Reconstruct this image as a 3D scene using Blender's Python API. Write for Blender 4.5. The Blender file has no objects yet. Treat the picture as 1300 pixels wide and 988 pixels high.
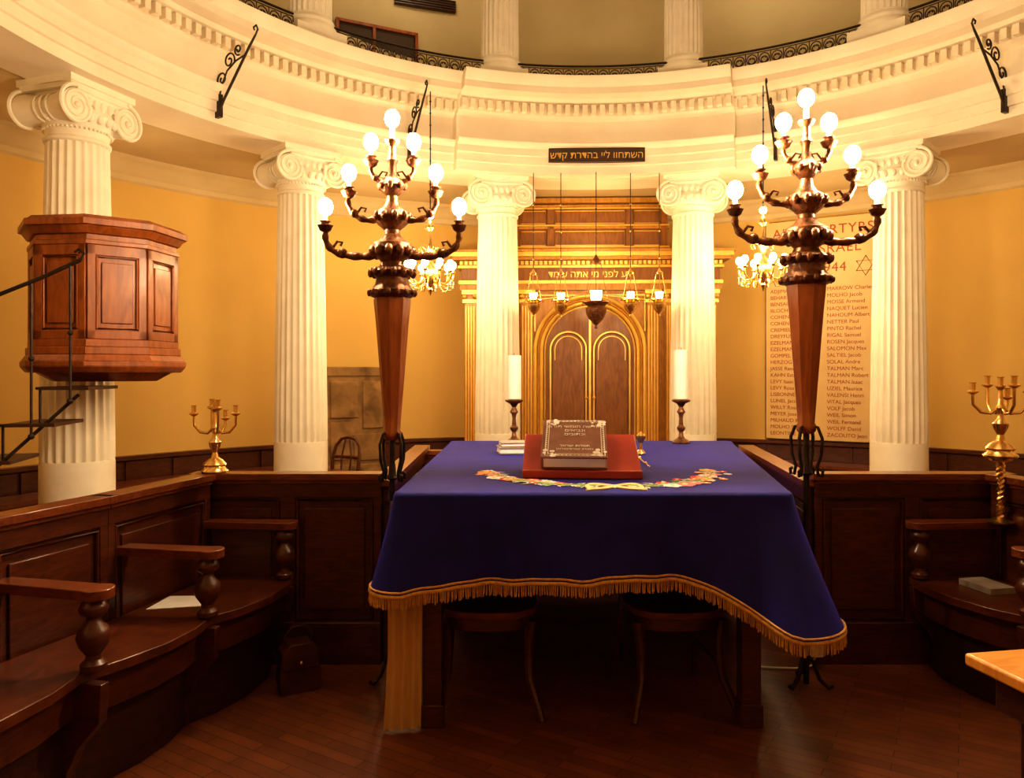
import bpy, bmesh, math, random
from mathutils import Vector, Matrix
random.seed(7)
V=Vector; pi=math.pi
sc=bpy.context.scene
EYE=1.55
CX,CY=0.8,4.4      # rotunda centre

# ------------------------------------------------------------ materials
def mat(name,c1,c2=None,rough=.5,metal=0,scale=6,stretch=(1,1,1),bump=0,bscale=None,emit=None,es=0,sheen=0,sheencol=None,coat=0,trans=0,dist=0,detail=4,vor=0):
    m=bpy.data.materials.new(name); m.use_nodes=True
    nt=m.node_tree; N=nt.nodes; L=nt.links
    b=N['Principled BSDF']
    b.inputs['Roughness'].default_value=rough; b.inputs['Metallic'].default_value=metal
    b.inputs['Base Color'].default_value=(*c1,1)
    tc=N.new('ShaderNodeTexCoord'); mp=N.new('ShaderNodeMapping'); mp.inputs['Scale'].default_value=stretch
    L.new(tc.outputs['Object'],mp.inputs['Vector'])
    if c2:
        n=N.new('ShaderNodeTexNoise'); n.inputs['Scale'].default_value=scale; n.inputs['Detail'].default_value=detail
        n.inputs['Distortion'].default_value=dist
        r=N.new('ShaderNodeValToRGB'); r.color_ramp.elements[0].color=(*c1,1); r.color_ramp.elements[1].color=(*c2,1)
        r.color_ramp.elements[0].position=.33; r.color_ramp.elements[1].position=.68
        L.new(mp.outputs[0],n.inputs['Vector']); L.new(n.outputs['Fac'],r.inputs[0]); L.new(r.outputs[0],b.inputs['Base Color'])
    if bump:
        n2=N.new('ShaderNodeTexNoise'); n2.inputs['Scale'].default_value=bscale or scale*4; n2.inputs['Detail'].default_value=5
        bp=N.new('ShaderNodeBump'); bp.inputs['Strength'].default_value=bump; bp.inputs['Distance'].default_value=.01
        L.new(mp.outputs[0],n2.inputs['Vector']); L.new(n2.outputs['Fac'],bp.inputs['Height']); L.new(bp.outputs[0],b.inputs['Normal'])
    if emit:
        b.inputs['Emission Color'].default_value=(*emit,1); b.inputs['Emission Strength'].default_value=es
    if sheen:
        b.inputs['Sheen Weight'].default_value=sheen; b.inputs['Sheen Roughness'].default_value=.35
        b.inputs['Sheen Tint'].default_value=(*(sheencol or (1,1,1)),1)
    if coat:
        b.inputs['Coat Weight'].default_value=coat; b.inputs['Coat Roughness'].default_value=.15
    return m

plaster=mat('cream_painted_plaster',(.80,.69,.52),(.86,.76,.59),.55,scale=3,bump=.08,bscale=40)
colmat=mat('column_white_stone',(.80,.73,.58),(.88,.81,.66),.5,scale=5,bump=.06,bscale=50)
wallm=mat('ochre_wall',(.60,.385,.105),(.645,.42,.12),.75,scale=1.6,bump=.12,bscale=30)
upwall=mat('gallery_beige_wall',(.48,.39,.22),(.53,.44,.25),.8,scale=1.5,bump=.1,bscale=25)
ceilm=mat('ceiling_plaster',(.56,.43,.23),(.62,.48,.27),.8,scale=2)
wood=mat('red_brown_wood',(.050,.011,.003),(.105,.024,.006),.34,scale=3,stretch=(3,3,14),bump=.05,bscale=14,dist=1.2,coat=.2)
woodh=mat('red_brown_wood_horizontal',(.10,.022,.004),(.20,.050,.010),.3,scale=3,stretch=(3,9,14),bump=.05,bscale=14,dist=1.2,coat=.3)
seatw=mat('seat_wood',(.065,.014,.003),(.13,.030,.007),.33,scale=3,stretch=(5,3,5),bump=.05,bscale=14,dist=1.2,coat=.2)
pulw=mat('pulpit_walnut',(.20,.045,.006),(.36,.10,.016),.42,scale=2.5,stretch=(6,6,1.4),bump=.05,bscale=14,dist=1.5,coat=.12)
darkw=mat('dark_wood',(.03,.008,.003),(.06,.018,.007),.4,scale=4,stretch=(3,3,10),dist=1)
arkw=mat('ark_honey_wood',(.40,.175,.020),(.57,.28,.042),.4,scale=3,stretch=(5,5,1.5),bump=.04,bscale=14,dist=1.5,coat=.1)
arkd=mat('ark_door_wood',(.19,.062,.008),(.29,.11,.015),.42,scale=3,stretch=(6,6,1.2),dist=1.5,coat=.1)
gold=mat('gilt',(.90,.57,.13),(.98,.68,.18),.34,.65,scale=10)
brass=mat('brass',(.72,.45,.14),(.85,.58,.22),.25,.95,scale=12)
bronze=mat('carved_bronze',(.07,.028,.012),(.24,.09,.03),.35,.4,scale=30,bump=.5,bscale=60)
iron=mat('wrought_iron',(.03,.022,.018),(.06,.04,.03),.45,.6,scale=20)
bulbm=mat('lamp_globe',(1,.9,.7),None,.3,emit=(1,.74,.45),es=460)
bulbs=mat('chandelier_globe',(1,.9,.7),None,.3,emit=(1,.74,.40),es=170)
flame=mat('oil_lamp_glass',(1,.85,.5),None,.2,emit=(1,.70,.32),es=55)
wax=mat('white_wax',(.85,.80,.66),(.9,.85,.72),.5,scale=8)
velvet=mat('blue_velvet',(.004,.003,.16),(.008,.006,.26),.8,scale=5,bump=.35,bscale=9,sheen=.36,sheencol=(.10,.06,.95))
fringe=mat('gold_fringe',(.52,.27,.05),(.74,.44,.11),.6,scale=60)
creamcl=mat('cream_linen',(.62,.40,.18),(.70,.48,.24),.85,scale=5)
redl=mat('red_leather',(.34,.028,.010),(.42,.042,.015),.45,scale=8,bump=.1)
bookc=mat('book_cover',(.20,.085,.055),(.27,.12,.08),.4,scale=14)
silver=mat('silver_print',(.80,.74,.66),(.9,.86,.78),.4,.1,scale=20)
paper=mat('paper',(.86,.84,.80),(.92,.90,.86),.8,scale=20)
greyb=mat('grey_book',(.30,.26,.22),(.40,.35,.30),.6,scale=10)
marble=mat('memorial_slab',(.66,.45,.18),(.72,.50,.22),.5,scale=4)
redtxt=mat('red_brown_lettering',(.34,.05,.012),None,.6)
blk=mat('dark_sign_board',(.045,.022,.012),(.07,.035,.02),.4,scale=6)
stone=mat('old_stone_relief',(.13,.07,.025),(.36,.21,.08),.9,scale=4,bump=1,bscale=9,detail=8,dist=.6)
leather=mat('brown_leather',(.045,.011,.005),(.09,.022,.009),.45,scale=9,bump=.2)
plastic=mat('white_plastic',(.75,.70,.62),None,.4)
vent=mat('vent_dark',(.06,.035,.02),None,.7)
deskm=mat('orange_varnished_oak',(.60,.24,.035),(.76,.36,.07),.3,scale=3,stretch=(2,12,2),dist=1,coat=.4)
thr=[mat('thread_'+n,c,None,.7) for n,c in (('pink',(.85,.22,.30)),('red',(.72,.03,.04)),('white',(.92,.90,.86)),('orange',(.9,.35,.08)),('yellow',(.90,.75,.35)),('green',(.35,.50,.22)))]
# parquet
def parquet():
    m=bpy.data.materials.new('parquet_floor'); m.use_nodes=True; nt=m.node_tree;N=nt.nodes;L=nt.links;b=N['Principled BSDF']
    tc=N.new('ShaderNodeTexCoord'); mp=N.new('ShaderNodeMapping'); mp.inputs['Rotation'].default_value=(0,0,.55)
    br=N.new('ShaderNodeTexBrick'); br.inputs['Scale'].default_value=1.0; br.inputs['Brick Width'].default_value=.45; br.inputs['Row Height'].default_value=.06
    br.inputs['Mortar Size'].default_value=.002; br.inputs['Color1'].default_value=(.20,.055,.013,1); br.inputs['Color2'].default_value=(.29,.085,.020,1); br.inputs['Mortar'].default_value=(.07,.018,.005,1)
    n=N.new('ShaderNodeTexNoise'); n.inputs['Scale'].default_value=7; n.inputs['Detail'].default_value=6
    mx=N.new('ShaderNodeMix'); mx.data_type='RGBA'; mx.blend_type='MULTIPLY'; mx.inputs[0].default_value=.6
    L.new(tc.outputs['Object'],mp.inputs[0]); L.new(mp.outputs[0],br.inputs['Vector']); L.new(mp.outputs[0],n.inputs['Vector'])
    L.new(br.outputs['Color'],mx.inputs[6]); L.new(n.outputs['Fac'],mx.inputs[7]); L.new(mx.outputs[2],b.inputs['Base Color'])
    b.inputs['Roughness'].default_value=.45
    return m
parq=parquet()

# ------------------------------------------------------------ builder
class B:
    def __init__(s,name,loc=(0,0,0),rz=0):
        s.name=name;s.loc=V(loc);s.rz=rz;s.v=[];s.f=[];s.m=[];s.mats=[];s.T=Matrix()
    def mi(s,m):
        if m not in s.mats: s.mats.append(m)
        return s.mats.index(m)
    def add(s,vs,fs,m):
        o=len(s.v); T=s.T
        s.v+= [T@V(p) for p in vs]
        k=s.mi(m)
        for f in fs: s.f.append([i+o for i in f]); s.m.append(k)
    def box(s,c,sz,m,rz=0,ry=0,rx=0):
        R=Matrix.Rotation(rz,3,'Z')@Matrix.Rotation(ry,3,'Y')@Matrix.Rotation(rx,3,'X')
        x,y,z=sz[0]/2,sz[1]/2,sz[2]/2
        vs=[V(c)+R@V((a*x,b*y,d*z)) for a in(-1,1) for b in(-1,1) for d in(-1,1)]
        s.add(vs,[(0,1,3,2),(4,6,7,5),(0,4,5,1),(2,3,7,6),(0,2,6,4),(1,5,7,3)],m)
    def bb(s,x0,x1,y0,y1,z0,z1,m): s.box(((x0+x1)/2,(y0+y1)/2,(z0+z1)/2),(abs(x1-x0),abs(y1-y0),abs(z1-z0)),m)
    def lathe(s,pr,m,n=24,c=(0,0,0),R=None,rf=None):
        vs=[];fs=[];k=len(pr)
        for r,z in pr:
            for i in range(n):
                a=2*pi*i/n; q=r*(rf(a,z) if rf else 1)
                p=V((q*math.cos(a),q*math.sin(a),z))
                if R: p=R@p
                vs.append(p+V(c))
        for j in range(k-1):
            for i in range(n): fs.append((j*n+i,j*n+(i+1)%n,(j+1)*n+(i+1)%n,(j+1)*n+i))
        fs.append(tuple(reversed(range(n)))); fs.append(tuple((k-1)*n+i for i in range(n)))
        s.add(vs,fs,m)
    def sph(s,c,r,m,n=12,sc3=(1,1,1)):
        h=max(6,n//2+1); vs=[V(c)+V((0,0,-r*sc3[2]))]
        for j in range(1,h):
            t=-pi/2+pi*j/h
            for i in range(n):
                a=2*pi*i/n; vs.append(V(c)+V((r*math.cos(t)*math.cos(a)*sc3[0],r*math.cos(t)*math.sin(a)*sc3[1],r*math.sin(t)*sc3[2])))
        vs.append(V(c)+V((0,0,r*sc3[2]))); fs=[]
        for i in range(n):
            fs.append((0,1+(i+1)%n,1+i))
            for j in range(h-2):
                a=1+j*n; fs.append((a+i,a+(i+1)%n,a+n+(i+1)%n,a+n+i))
            fs.append((1+(h-2)*n+i,1+(h-2)*n+(i+1)%n,len(vs)-1))
        s.add(vs,fs,m)
    def tube(s,pts,r,m,n=8,closed=False):
        P=[V(p) for p in pts];k=len(P)
        rs=r if isinstance(r,(list,tuple)) else [r]*k
        vs=[];fs=[];prev=None
        for i in range(k):
            if closed: t=P[(i+1)%k]-P[(i-1)%k]
            else: t=P[min(i+1,k-1)]-P[max(i-1,0)]
            if t.length<1e-9: t=V((0,0,1))
            t.normalize()
            if prev is None:
                u=V((0,0,1)) if abs(t.z)<.9 else V((1,0,0))
            else: u=prev
            u=(u-t*u.dot(t))
            if u.length<1e-6: u=V((1,0,0))-t*t.x
            u.normalize(); prev=u; w=t.cross(u)
            for j in range(n):
                a=2*pi*j/n; vs.append(P[i]+(u*math.cos(a)+w*math.sin(a))*rs[i])
        for i in range(k if closed else k-1):
            a=i*n;b=((i+1)%k)*n
            for j in range(n): fs.append((a+j,a+(j+1)%n,b+(j+1)%n,b+j))
        if not closed: fs.append(tuple(reversed(range(n)))); fs.append(tuple((k-1)*n+j for j in range(n)))
        s.add(vs,fs,m)
    def ext(s,poly,y0,y1,m):     # polygon in xz extruded in y
        n=len(poly); vs=[(a,y0,b) for a,b in poly]+[(a,y1,b) for a,b in poly]
        fs=[tuple(range(n)),tuple(reversed(range(n,2*n)))]+[(i,i+n,(i+1)%n+n,(i+1)%n) for i in range(n)]
        s.add(vs,fs,m)
    def exz(s,poly,z0,z1,m):     # polygon in xy extruded in z
        n=len(poly); vs=[(a,b,z0) for a,b in poly]+[(a,b,z1) for a,b in poly]
        fs=[tuple(reversed(range(n))),tuple(range(n,2*n))]+[(i,(i+1)%n,(i+1)%n+n,i+n) for i in range(n)]
        s.add(vs,fs,m)
    def ring(s,pr,a0,a1,n,m,full=False):   # closed profile swept around z
        k=len(pr);vs=[];fs=[]
        cnt=n if full else n+1
        for i in range(cnt):
            a=a0+(a1-a0)*i/n
            for r,z in pr: vs.append((r*math.cos(a),r*math.sin(a),z))
        for i in range(n):
            A=i*k;C=((i+1)%cnt)*k
            for j in range(k): fs.append((A+j,A+(j+1)%k,C+(j+1)%k,C+j))
        if not full: fs.append(tuple(range(k))); fs.append(tuple(reversed(range(n*k,n*k+k))))
        s.add(vs,fs,m)
    def done(s,bevel=0,ang=38,parent=None):
        me=bpy.data.meshes.new(s.name); me.from_pydata([tuple(p) for p in s.v],[],s.f)
        for m in s.mats: me.materials.append(m)
        me.polygons.foreach_set('material_index',s.m)
        me.polygons.foreach_set('use_smooth',[True]*len(s.f))
        bm=bmesh.new(); bm.from_mesh(me); bmesh.ops.recalc_face_normals(bm,faces=bm.faces); bm.to_mesh(me); bm.free()
        me.set_sharp_from_angle(angle=math.radians(ang)); me.update()
        o=bpy.data.objects.new(s.name,me); sc.collection.objects.link(o)
        o.location=s.loc; o.rotation_euler[2]=s.rz
        if parent: o.parent=parent
        if bevel:
            b=o.modifiers.new('bevel','BEVEL'); b.width=bevel; b.segments=2; b.limit_method='ANGLE'; b.angle_limit=math.radians(50)
        return o
def dup(o,loc,rz=0,scale=None):
    d=bpy.data.objects.new(o.name.split('.')[0],o.data); sc.collection.objects.link(d); d.location=loc; d.rotation_euler[2]=rz
    if scale: d.scale=scale
    for md in o.modifiers:
        if md.type=='BEVEL':
            b=d.modifiers.new('bevel','BEVEL'); b.width=md.width;b.segments=2;b.limit_method='ANGLE';b.angle_limit=md.angle_limit
    return d
def text(name,body,size,loc,rot,m,parent=None,ext=.001,align='CENTER',sp=1.0,xs=1.0,ls=1.0):
    cu=bpy.data.curves.new(name,'FONT'); cu.body=body; cu.size=size; cu.extrude=ext; cu.align_x=align; cu.align_y='CENTER'
    cu.space_character=sp; cu.space_line=ls
    o=bpy.data.objects.new(name+'_src',cu); sc.collection.objects.link(o)
    dg=bpy.context.evaluated_depsgraph_get(); me=bpy.data.meshes.new_from_object(o.evaluated_get(dg))
    bpy.data.objects.remove(o)
    me.materials.clear(); me.materials.append(m)
    t=bpy.data.objects.new(name,me); sc.collection.objects.link(t); t.location=loc; t.rotation_euler=rot; t.scale=(xs,1,1)
    if parent: t.parent=parent
    return t
def heb(s): return '\n'.join(l[::-1] for l in s.split('\n'))
def pol(a,r): a=math.radians(a); return (CX+r*math.cos(a),CY+r*math.sin(a))

# ------------------------------------------------------------ room shell
b=B('floor',(CX,CY,0)); b.exz([(6.3*math.cos(2*pi*i/96),6.3*math.sin(2*pi*i/96)) for i in range(96)],-.12,0,parq); b.done()
b=B('wall_back',(CX,CY,0)); b.ring([(5.9,0),(5.9,3.82),(6.15,3.82),(6.15,0)],0,2*pi,144,wallm,True); b.done()
b=B('wall_gallery',(CX,CY,0)); b.ring([(6.1,4.8),(6.1,7.9),(6.3,7.9),(6.3,4.8)],0,2*pi,144,upwall,True); b.done()
b=B('ceiling_ambulatory',(CX,CY,0)); b.ring([(4.6,3.80),(4.6,4.78),(6.3,4.82),(6.3,3.80)],0,2*pi,144,ceilm,True); b.done()
b=B('ceiling',(CX,CY,0))
b.ring([(6.3,7.9)]+[(6.2*math.cos(t*pi/2/10),7.9+1.8*math.sin(t*pi/2/10)) for t in range(0,10)]+[(.3,9.7),(.3,9.9),(6.4,9.9)],0,2*pi,96,ceilm,True)
b.done()
b=B('trim_1',(CX,CY,0))  # crown of ambulatory wall
b.ring([(5.9,3.55),(5.87,3.57),(5.87,3.62),(5.82,3.66),(5.80,3.72),(5.74,3.76),(5.74,3.8),(5.9,3.8)],0,2*pi,144,ceilm,True); b.done()
b=B('baseboard_back',(CX,CY,0)) # wooden dado
b.ring([(5.9,0),(5.84,0),(5.84,.64),(5.80,.66),(5.80,.70),(5.9,.70)],0,2*pi,144,wood,True)
for i in range(72):
    a=2*pi*i/72; b.T=Matrix.Rotation(a,4,'Z'); b.bb(5.81,5.85,-.03,.03,0,.64,wood)
b.done()
b=B('ambulatory_bench',(CX,CY,0))
for a_,c_ in ((126,178),(-5,66)):
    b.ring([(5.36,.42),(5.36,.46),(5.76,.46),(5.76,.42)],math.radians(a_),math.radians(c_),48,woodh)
    b.ring([(5.45,0),(5.45,.42),(5.5,.42),(5.5,0)],math.radians(a_),math.radians(c_),48,wood)
b.done()

# entablature
EP=[(4.62,3.77),(4.07,3.77),(4.07,3.86),(4.045,3.865),(4.045,3.95),(4.02,3.955),(4.02,4.03),(3.98,4.06),(3.97,4.09),(4.06,4.10),(4.06,4.35),(4.01,4.37),(3.99,4.39),(3.99,4.50),(3.91,4.515),(3.89,4.55),(3.76,4.56),(3.76,4.63),(3.745,4.64),(3.73,4.68),(3.70,4.72),(3.70,4.735),(3.95,4.75),(3.95,4.82),(4.62,4.82)]
b=B('trim_2',(CX,CY,0)); b.ring(EP,0,2*pi,180,plaster,True)
n=250
for i in range(n):
    a=2*pi*i/n; b.T=Matrix.Rotation(a,4,'Z'); b.bb(3.915,4.0,-.027,.027,4.405,4.495,plaster)
b.done()
b=B('trim_3',(CX,CY,0)) # projecting centre bay
a0,a1=math.radians(66.3),math.radians(110.8)
b.ring([(r-.12,z+(.004 if z<4.8 else .0)) for r,z in EP[1:22]]+[(3.95,4.745),(4.2,4.745),(4.2,3.774)],a0,a1,40,plaster)
for i in range(31):
    a=a0+(a1-a0)*(i+.5)/31; b.T=Matrix.Rotation(a,4,'Z'); b.bb(3.795,3.88,-.028,.028,4.41,4.50,plaster)
b.done()

# ------------------------------------------------------------ columns
def fl(a,z):
    t=(a*24/(2*pi))%1.0
    return 1-.065*math.sin(pi*min(1,max(0,(t-.1)/.8)))**.7 if .1<t<.9 else 1
def column(name,H,rb,rt,z0f,cap=True,seg=24*8):
    b=B(name)
    b.bb(-rb-.05,rb+.05,-rb-.05,rb+.05,0,.10,colmat)
    b.lathe([(rb+.045,.10),(rb+.055,.125),(rb+.045,.16),(rb+.015,.17),(rb+.012,.19),(rb+.03,.21),(rb+.02,.235),(rb+.002,.25),(rb,z0f-.02),(rb-.004,z0f)],colmat,48)
    hc=H-.42 if cap else H-.1
    pr=[(rb-.004,z0f)]
    for i in range(0,11):
        t=i/10; z=z0f+.02+(hc-z0f-.04)*t; pr.append((rb+(rt-rb)*t**1.25,z))
    b.lathe(pr,colmat,seg,rf=fl)
    z=hc
    b.lathe([(rt,z-.03),(rt+.012,z-.02),(rt+.015,z),(rt+.004,z+.01)],colmat,48)
    if cap:
        b.lathe([(rt-.005,z-.0),(rt+.0,z+.05),(rt+.02,z+.1),(rt+.055,z+.15),(rt+.06,z+.18),(rt+.03,z+.22),(rt+.02,z+.3)],colmat,48)
        for i in range(22):
            a=2*pi*i/22; b.sph(((rt+.045)*math.cos(a),(rt+.045)*math.sin(a),z+.15),.03,colmat,8,(1,1,1.3))
        for i in range(48):
            a=2*pi*i/48; b.sph(((rt+.016)*math.cos(a),(rt+.016)*math.sin(a),z+.07),.011,colmat,6)
        vz=z+.205; vx=.235; R=Matrix.Rotation(-pi/2,3,'X')
        for sx in(-1,1):
            b.lathe([(.118,-.25),(.118,-.2),(.10,-.12),(.085,0),(.10,.12),(.118,.2),(.118,.25)],colmat,28,(sx*vx,0,vz),R)
            for yb in(-.06,0,.06): b.tube([(sx*vx+.098*math.cos(t*2*pi/20),yb,vz+.098*math.sin(t*2*pi/20)) for t in range(20)],.008,colmat,5,True)
            for sy in(-1,1):
                pts=[];rr=[]
                for k in range(61):
                    t=k/60; th=pi/2-sx*t*2*pi*2.6; r=.128*(1-t)**.85+.018
                    pts.append((sx*vx+r*math.cos(th),sy*.254,vz+r*math.sin(th))); rr.append(.016-.007*t)
                b.tube(pts,rr,colmat,6)
                b.sph((sx*vx,sy*.255,vz),.024,colmat,10)
        for sy in(-1,1):
            b.bb(-vx,vx,sy*.235-.012,sy*.235+.012,vz+.04,vz+.118,colmat)
            b.tube([(-vx,sy*.252,vz+.128),(0,sy*.252,vz+.12),(vx,sy*.252,vz+.128)],.013,colmat,6)
            for k in range(5):
                b.sph(((k-2)*.066,sy*.25,vz+.05),.03,colmat,8,(.8,.7,1.3))
        b.bb(-vx,vx,-.235,.235,vz+.06,vz+.13,colmat)
        b.bb(-.285,.285,-.255,.255,vz+.13,vz+.165,colmat)
        b.bb(-.30,.30,-.27,.27,vz+.165,H,colmat)
    else:
        b.bb(-rt-.06,rt+.06,-rt-.06,rt+.06,H-.1,H,colmat)
    o=b.done(); return o
angs=[162,133,103,73,44.9,14,-16,193,223]
first=None
for a in angs:
    x,y=pol(a,4.29); rz=math.radians(a-90)
    if a==162: x,y=-3.40,5.86
    if first is None: first=column('ionic_column',3.77,.262,.222,.88); first.location=(x,y,0); first.rotation_euler[2]=rz
    else: dup(first,(x,y,0),rz)
first=None
for a in [163,132.5,103,74.3,46.2,14,-16,193,223,253,283]:
    x,y=pol(a,4.17); rz=math.radians(a-90)
    if first is None: first=column('gallery_column',3.1,.215,.19,.27,cap=False); first.location=(x,y,4.82); first.rotation_euler[2]=rz
    else: dup(first,(x,y,4.82),rz)
b=B('trim_4',(CX,CY,0)); b.ring([(3.9,7.9),(3.9,8.3),(4.5,8.3),(4.5,7.9)],0,2*pi,96,plaster,True); b.done()

# gallery railing
def railing():
    b=B('gallery_railing'); r=4.03; h=math.radians(11.9); N=24
    arc=lambda z,rr:[(rr*math.sin(-h+2*h*i/N),rr*math.cos(-h+2*h*i/N),z) for i in range(N+1)]
    b.tube(arc(.195,r),.013,iron,6); b.tube(arc(.02,r),.009,iron,6); b.tube(arc(.168,r),.006,iron,5)
    K=13
    for k in range(K):
        a=-h+2*h*(k+.5)/K
        b.T=Matrix.Rotation(-a,4,'Z')@Matrix.Translation((0,r,.092))
        for sx in(-1,1):
            pts=[]
            for i in range(15):
                t=i/14; th=pi/2+t*2*pi*1.2; q=.068*(1-t*.75); pts.append((sx*(q*math.cos(th)*.9+.0),0,q*math.sin(th)*.9))
            b.tube(pts,.006,iron,5)
        b.tube([(.065,0,-.075),(.065,0,.075)],.005,iron,5)
        b.T=Matrix()
    return b
o=None
for a in [148,118,88.6,60.3,30.5,-1,178,208]:
    if o is None: o=railing().done(); o.location=(CX,CY,4.82); o.rotation_euler[2]=math.radians(a-90)
    else: dup(o,(CX,CY,4.82),math.radians(a-90))

# gallery window & vents
def wallframe(a,r): x,y=pol(a,r); return (x,y),math.radians(a-90)
(p,rz)=wallframe(115.2,6.07)
b=B('window_1',(p[0],p[1],0),rz)
b.bb(-.50,.50,-.03,.02,5.68,6.12,vent); 
for z in(5.66,6.12): b.bb(-.54,.54,-.06,.0,z-.02,z+.02,pulw)
for x in(-.53,.53,-.05): b.bb(x-.02,x+.02,-.06,0,5.66,6.14,pulw)
b.ext([(-.5,5.68),(-.5,5.98),(.0,5.85),(.5,5.79),(.5,5.68)],-.045,-.03,upwall)
b.done(.003)
(p,rz)=wallframe(109.0,6.07)
b=B('ventilation_grille',(p[0],p[1],0),rz); b.bb(-.42,.42,-.02,.02,6.50,6.66,vent)
for i in range(5): b.bb(-.42,.42,-.035,-.015,6.51+i*.033,6.523+i*.033,darkw)
b.done()

# wall brackets
def bracket():
    b=B('wrought_iron_bracket')   # local y outward (to wall), x tangent; wall at y=0, tip at y=-.5
    b.tube([(0,.0,-.02),(0,-.05,.06),(0,-.22,.25),(0,-.40,.45),(0,-.48,.53)],[.011,.012,.012,.011,.009],iron,6)
    b.tube([(0,-.48,.53),(0,-.51,.57),(0,-.49,.61),(0,-.455,.60),(0,-.465,.575)],.008,iron,6)
    b.bb(-.016,.016,-.02,.05,-.08,.12,iron)
    def spiral(cy,cz,r0,d,st,turn=1.4):
        pts=[]
        for i in range(22):
            t=i/21; th=st+d*t*2*pi*turn; q=r0*(1-.8*t); pts.append((0,cy+q*math.cos(th),cz+q*math.sin(th)))
        b.tube(pts,.008,iron,6)
    spiral(-.03,.25,.075,1,-pi/2); spiral(-.13,.39,.075,-1,pi*1.1); spiral(-.25,.46,.05,1,-pi*.6)
    b.tube([(0,.0,.12),(0,-.02,.19),(0,-.1,.31),(0,-.22,.37),(0,-.33,.39)],.008,iron,6)
    return b
o=None
for a in (147,118,60.5,30.9):
    x,y=pol(a,4.02); rz=math.radians(a-90)
    if o is None:o=bracket().done(); o.location=(x,y,3.89); o.rotation_euler[2]=rz
    else: dup(o,(x,y,3.89),rz)

# Hebrew sign on centre bay
x,y=pol(88,3.88)
b=B('hebrew_sign',(x,y,3.97),math.radians(-2)); b.bb(-.53,.53,-.02,.12,-.075,.075,blk)
for z in(-.07,.07): b.bb(-.53,.53,-.028,-.018,z-.005,z+.005,darkw)
sign=b.done()
text('sign_lettering',heb('השתחוו ליי בהדרת קדש'),.105,(0,-.022,-.005),(pi/2,0,0),gold,sign)

# ------------------------------------------------------------ ark
b=B('torah_ark',(.99,9.5,0),math.radians(-2))
b.bb(-1.6,1.6,.1,.5,0,2.64,arkw)
b.bb(-1.75,1.75,-.45,.5,0,.16,arkw); b.bb(-1.6,1.6,-.25,.5,.16,.32,arkw)
def archpoly(cx,w,zb,zc,r): return [(cx-w,zb),(cx+w,zb)]+[(cx+r*math.cos(t*pi/20),zc+r*math.sin(t*pi/20)) for t in range(21)]
zc=1.84
b.ext(archpoly(0,.56,.33,zc,.56),.03,.12,arkd)
for r,rad,mm in((.70,.028,gold),(.655,.016,arkw),(.615,.024,gold),(.57,.014,gold)):
    pts=[(-r,.05,.33)]+[(r*math.cos(pi-t*pi/28),.05,zc+r*math.sin(pi-t*pi/28)) for t in range(29)]+[(r,.05,.33)]
    b.tube(pts,rad,mm,8)
b.bb(-.012,.012,-.0,.05,.33,zc+.52,gold)
for sx in(-1,1):
    cx=sx*.275
    b.ext(archpoly(cx,.20,.5,1.86,.20),-.005,.04,arkd)
    for r,rd in((.225,.014),(.17,.008)):
        pts=[(cx-r,.02,.48)]+[(cx+r*math.cos(pi-t*pi/18),.0,1.86+r*math.sin(pi-t*pi/18)) for t in range(19)]+[(cx+r,.02,.48),(cx-r,.02,.48)]
        b.tube(pts,rd,gold,6)
    b.sph((sx*.05,-.02,1.25),.022,gold,8)
    b.tube([(sx*.70,.06,2.50),(sx*.12,.06,2.56),(sx*.70,.06,2.56),(sx*.70,.06,2.1)],.012,gold,6)
    for px,w in((.80,.075),(1.02,.06),(1.30,.16),(1.53,.07)):
        b.bb(sx*px-w,sx*px+w,.02,.12,.32,2.62,arkw)
        for k in range(4):
            xx=sx*px-w+.02+(2*w-.04)*k/3; b.tube([(xx,.02,.55),(xx,.02,2.42)],.009 if w<.1 else .012,gold,6)
        b.bb(sx*px-w-.02,sx*px+w+.02,-.01,.12,.32,.50,arkw)
        b.bb(sx*px-w-.02,sx*px+w+.02,-.01,.12,2.46,2.50,gold); b.bb(sx*px-w-.03,sx*px+w+.03,-.02,.12,2.57,2.62,gold)
        for k in(-1,1): b.sph((sx*px+k*w*.9,-.0,2.54),.032,gold,8)
b.bb(-1.66,1.66,-.0,.5,2.62,2.70,arkw); b.bb(-1.67,1.67,-.02,.5,2.70,2.74,gold)
b.bb(-1.64,1.64,.0,.5,2.74,2.90,arkd); b.bb(-1.68,1.68,-.03,.5,2.90,2.93,gold)
for i in range(56): x=-1.66+3.32*(i+.5)/56; b.bb(x-.018,x+.018,-.07,-.02,2.935,2.98,gold)
b.bb(-1.66,1.66,-.02,.5,2.93,2.99,arkw)
b.bb(-1.74,1.74,-.12,.5,2.99,3.03,arkw); b.bb(-1.77,1.77,-.16,.5,3.03,3.08,gold); b.bb(-1.79,1.79,-.18,.5,3.08,3.11,arkw)
b.bb(-.98,.98,.05,.5,3.11,3.78,arkd)
for z,h,y in((3.11,.05,.0),(3.40,.035,.01),(3.66,.04,.0),(3.72,.06,-.04)): b.bb(-1.0,1.0,y,.3,z,z+h,arkw)
for z in(3.165,3.44,3.655): b.tube([(-1,.0,z),(1,.0,z)],.012,gold,6)
for x in(-.94,-.5,.5,.94): b.bb(x-.04,x+.04,.01,.1,3.15,3.7,arkd)
for x0,x1 in((-.88,-.56),(-.44,.44),(.56,.88)):
    for z0,z1 in((3.19,3.37),(3.47,3.63)):
        b.tube([(x0,.04,z0),(x1,.04,z0),(x1,.04,z1),(x0,.04,z1)],.009,gold,6,True)
ark=b.done()
text('ark_inscription',heb('דע לפני מי אתה עומד'),.12,(0,-.004,2.815),(pi/2,0,0),gold,ark)

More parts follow.
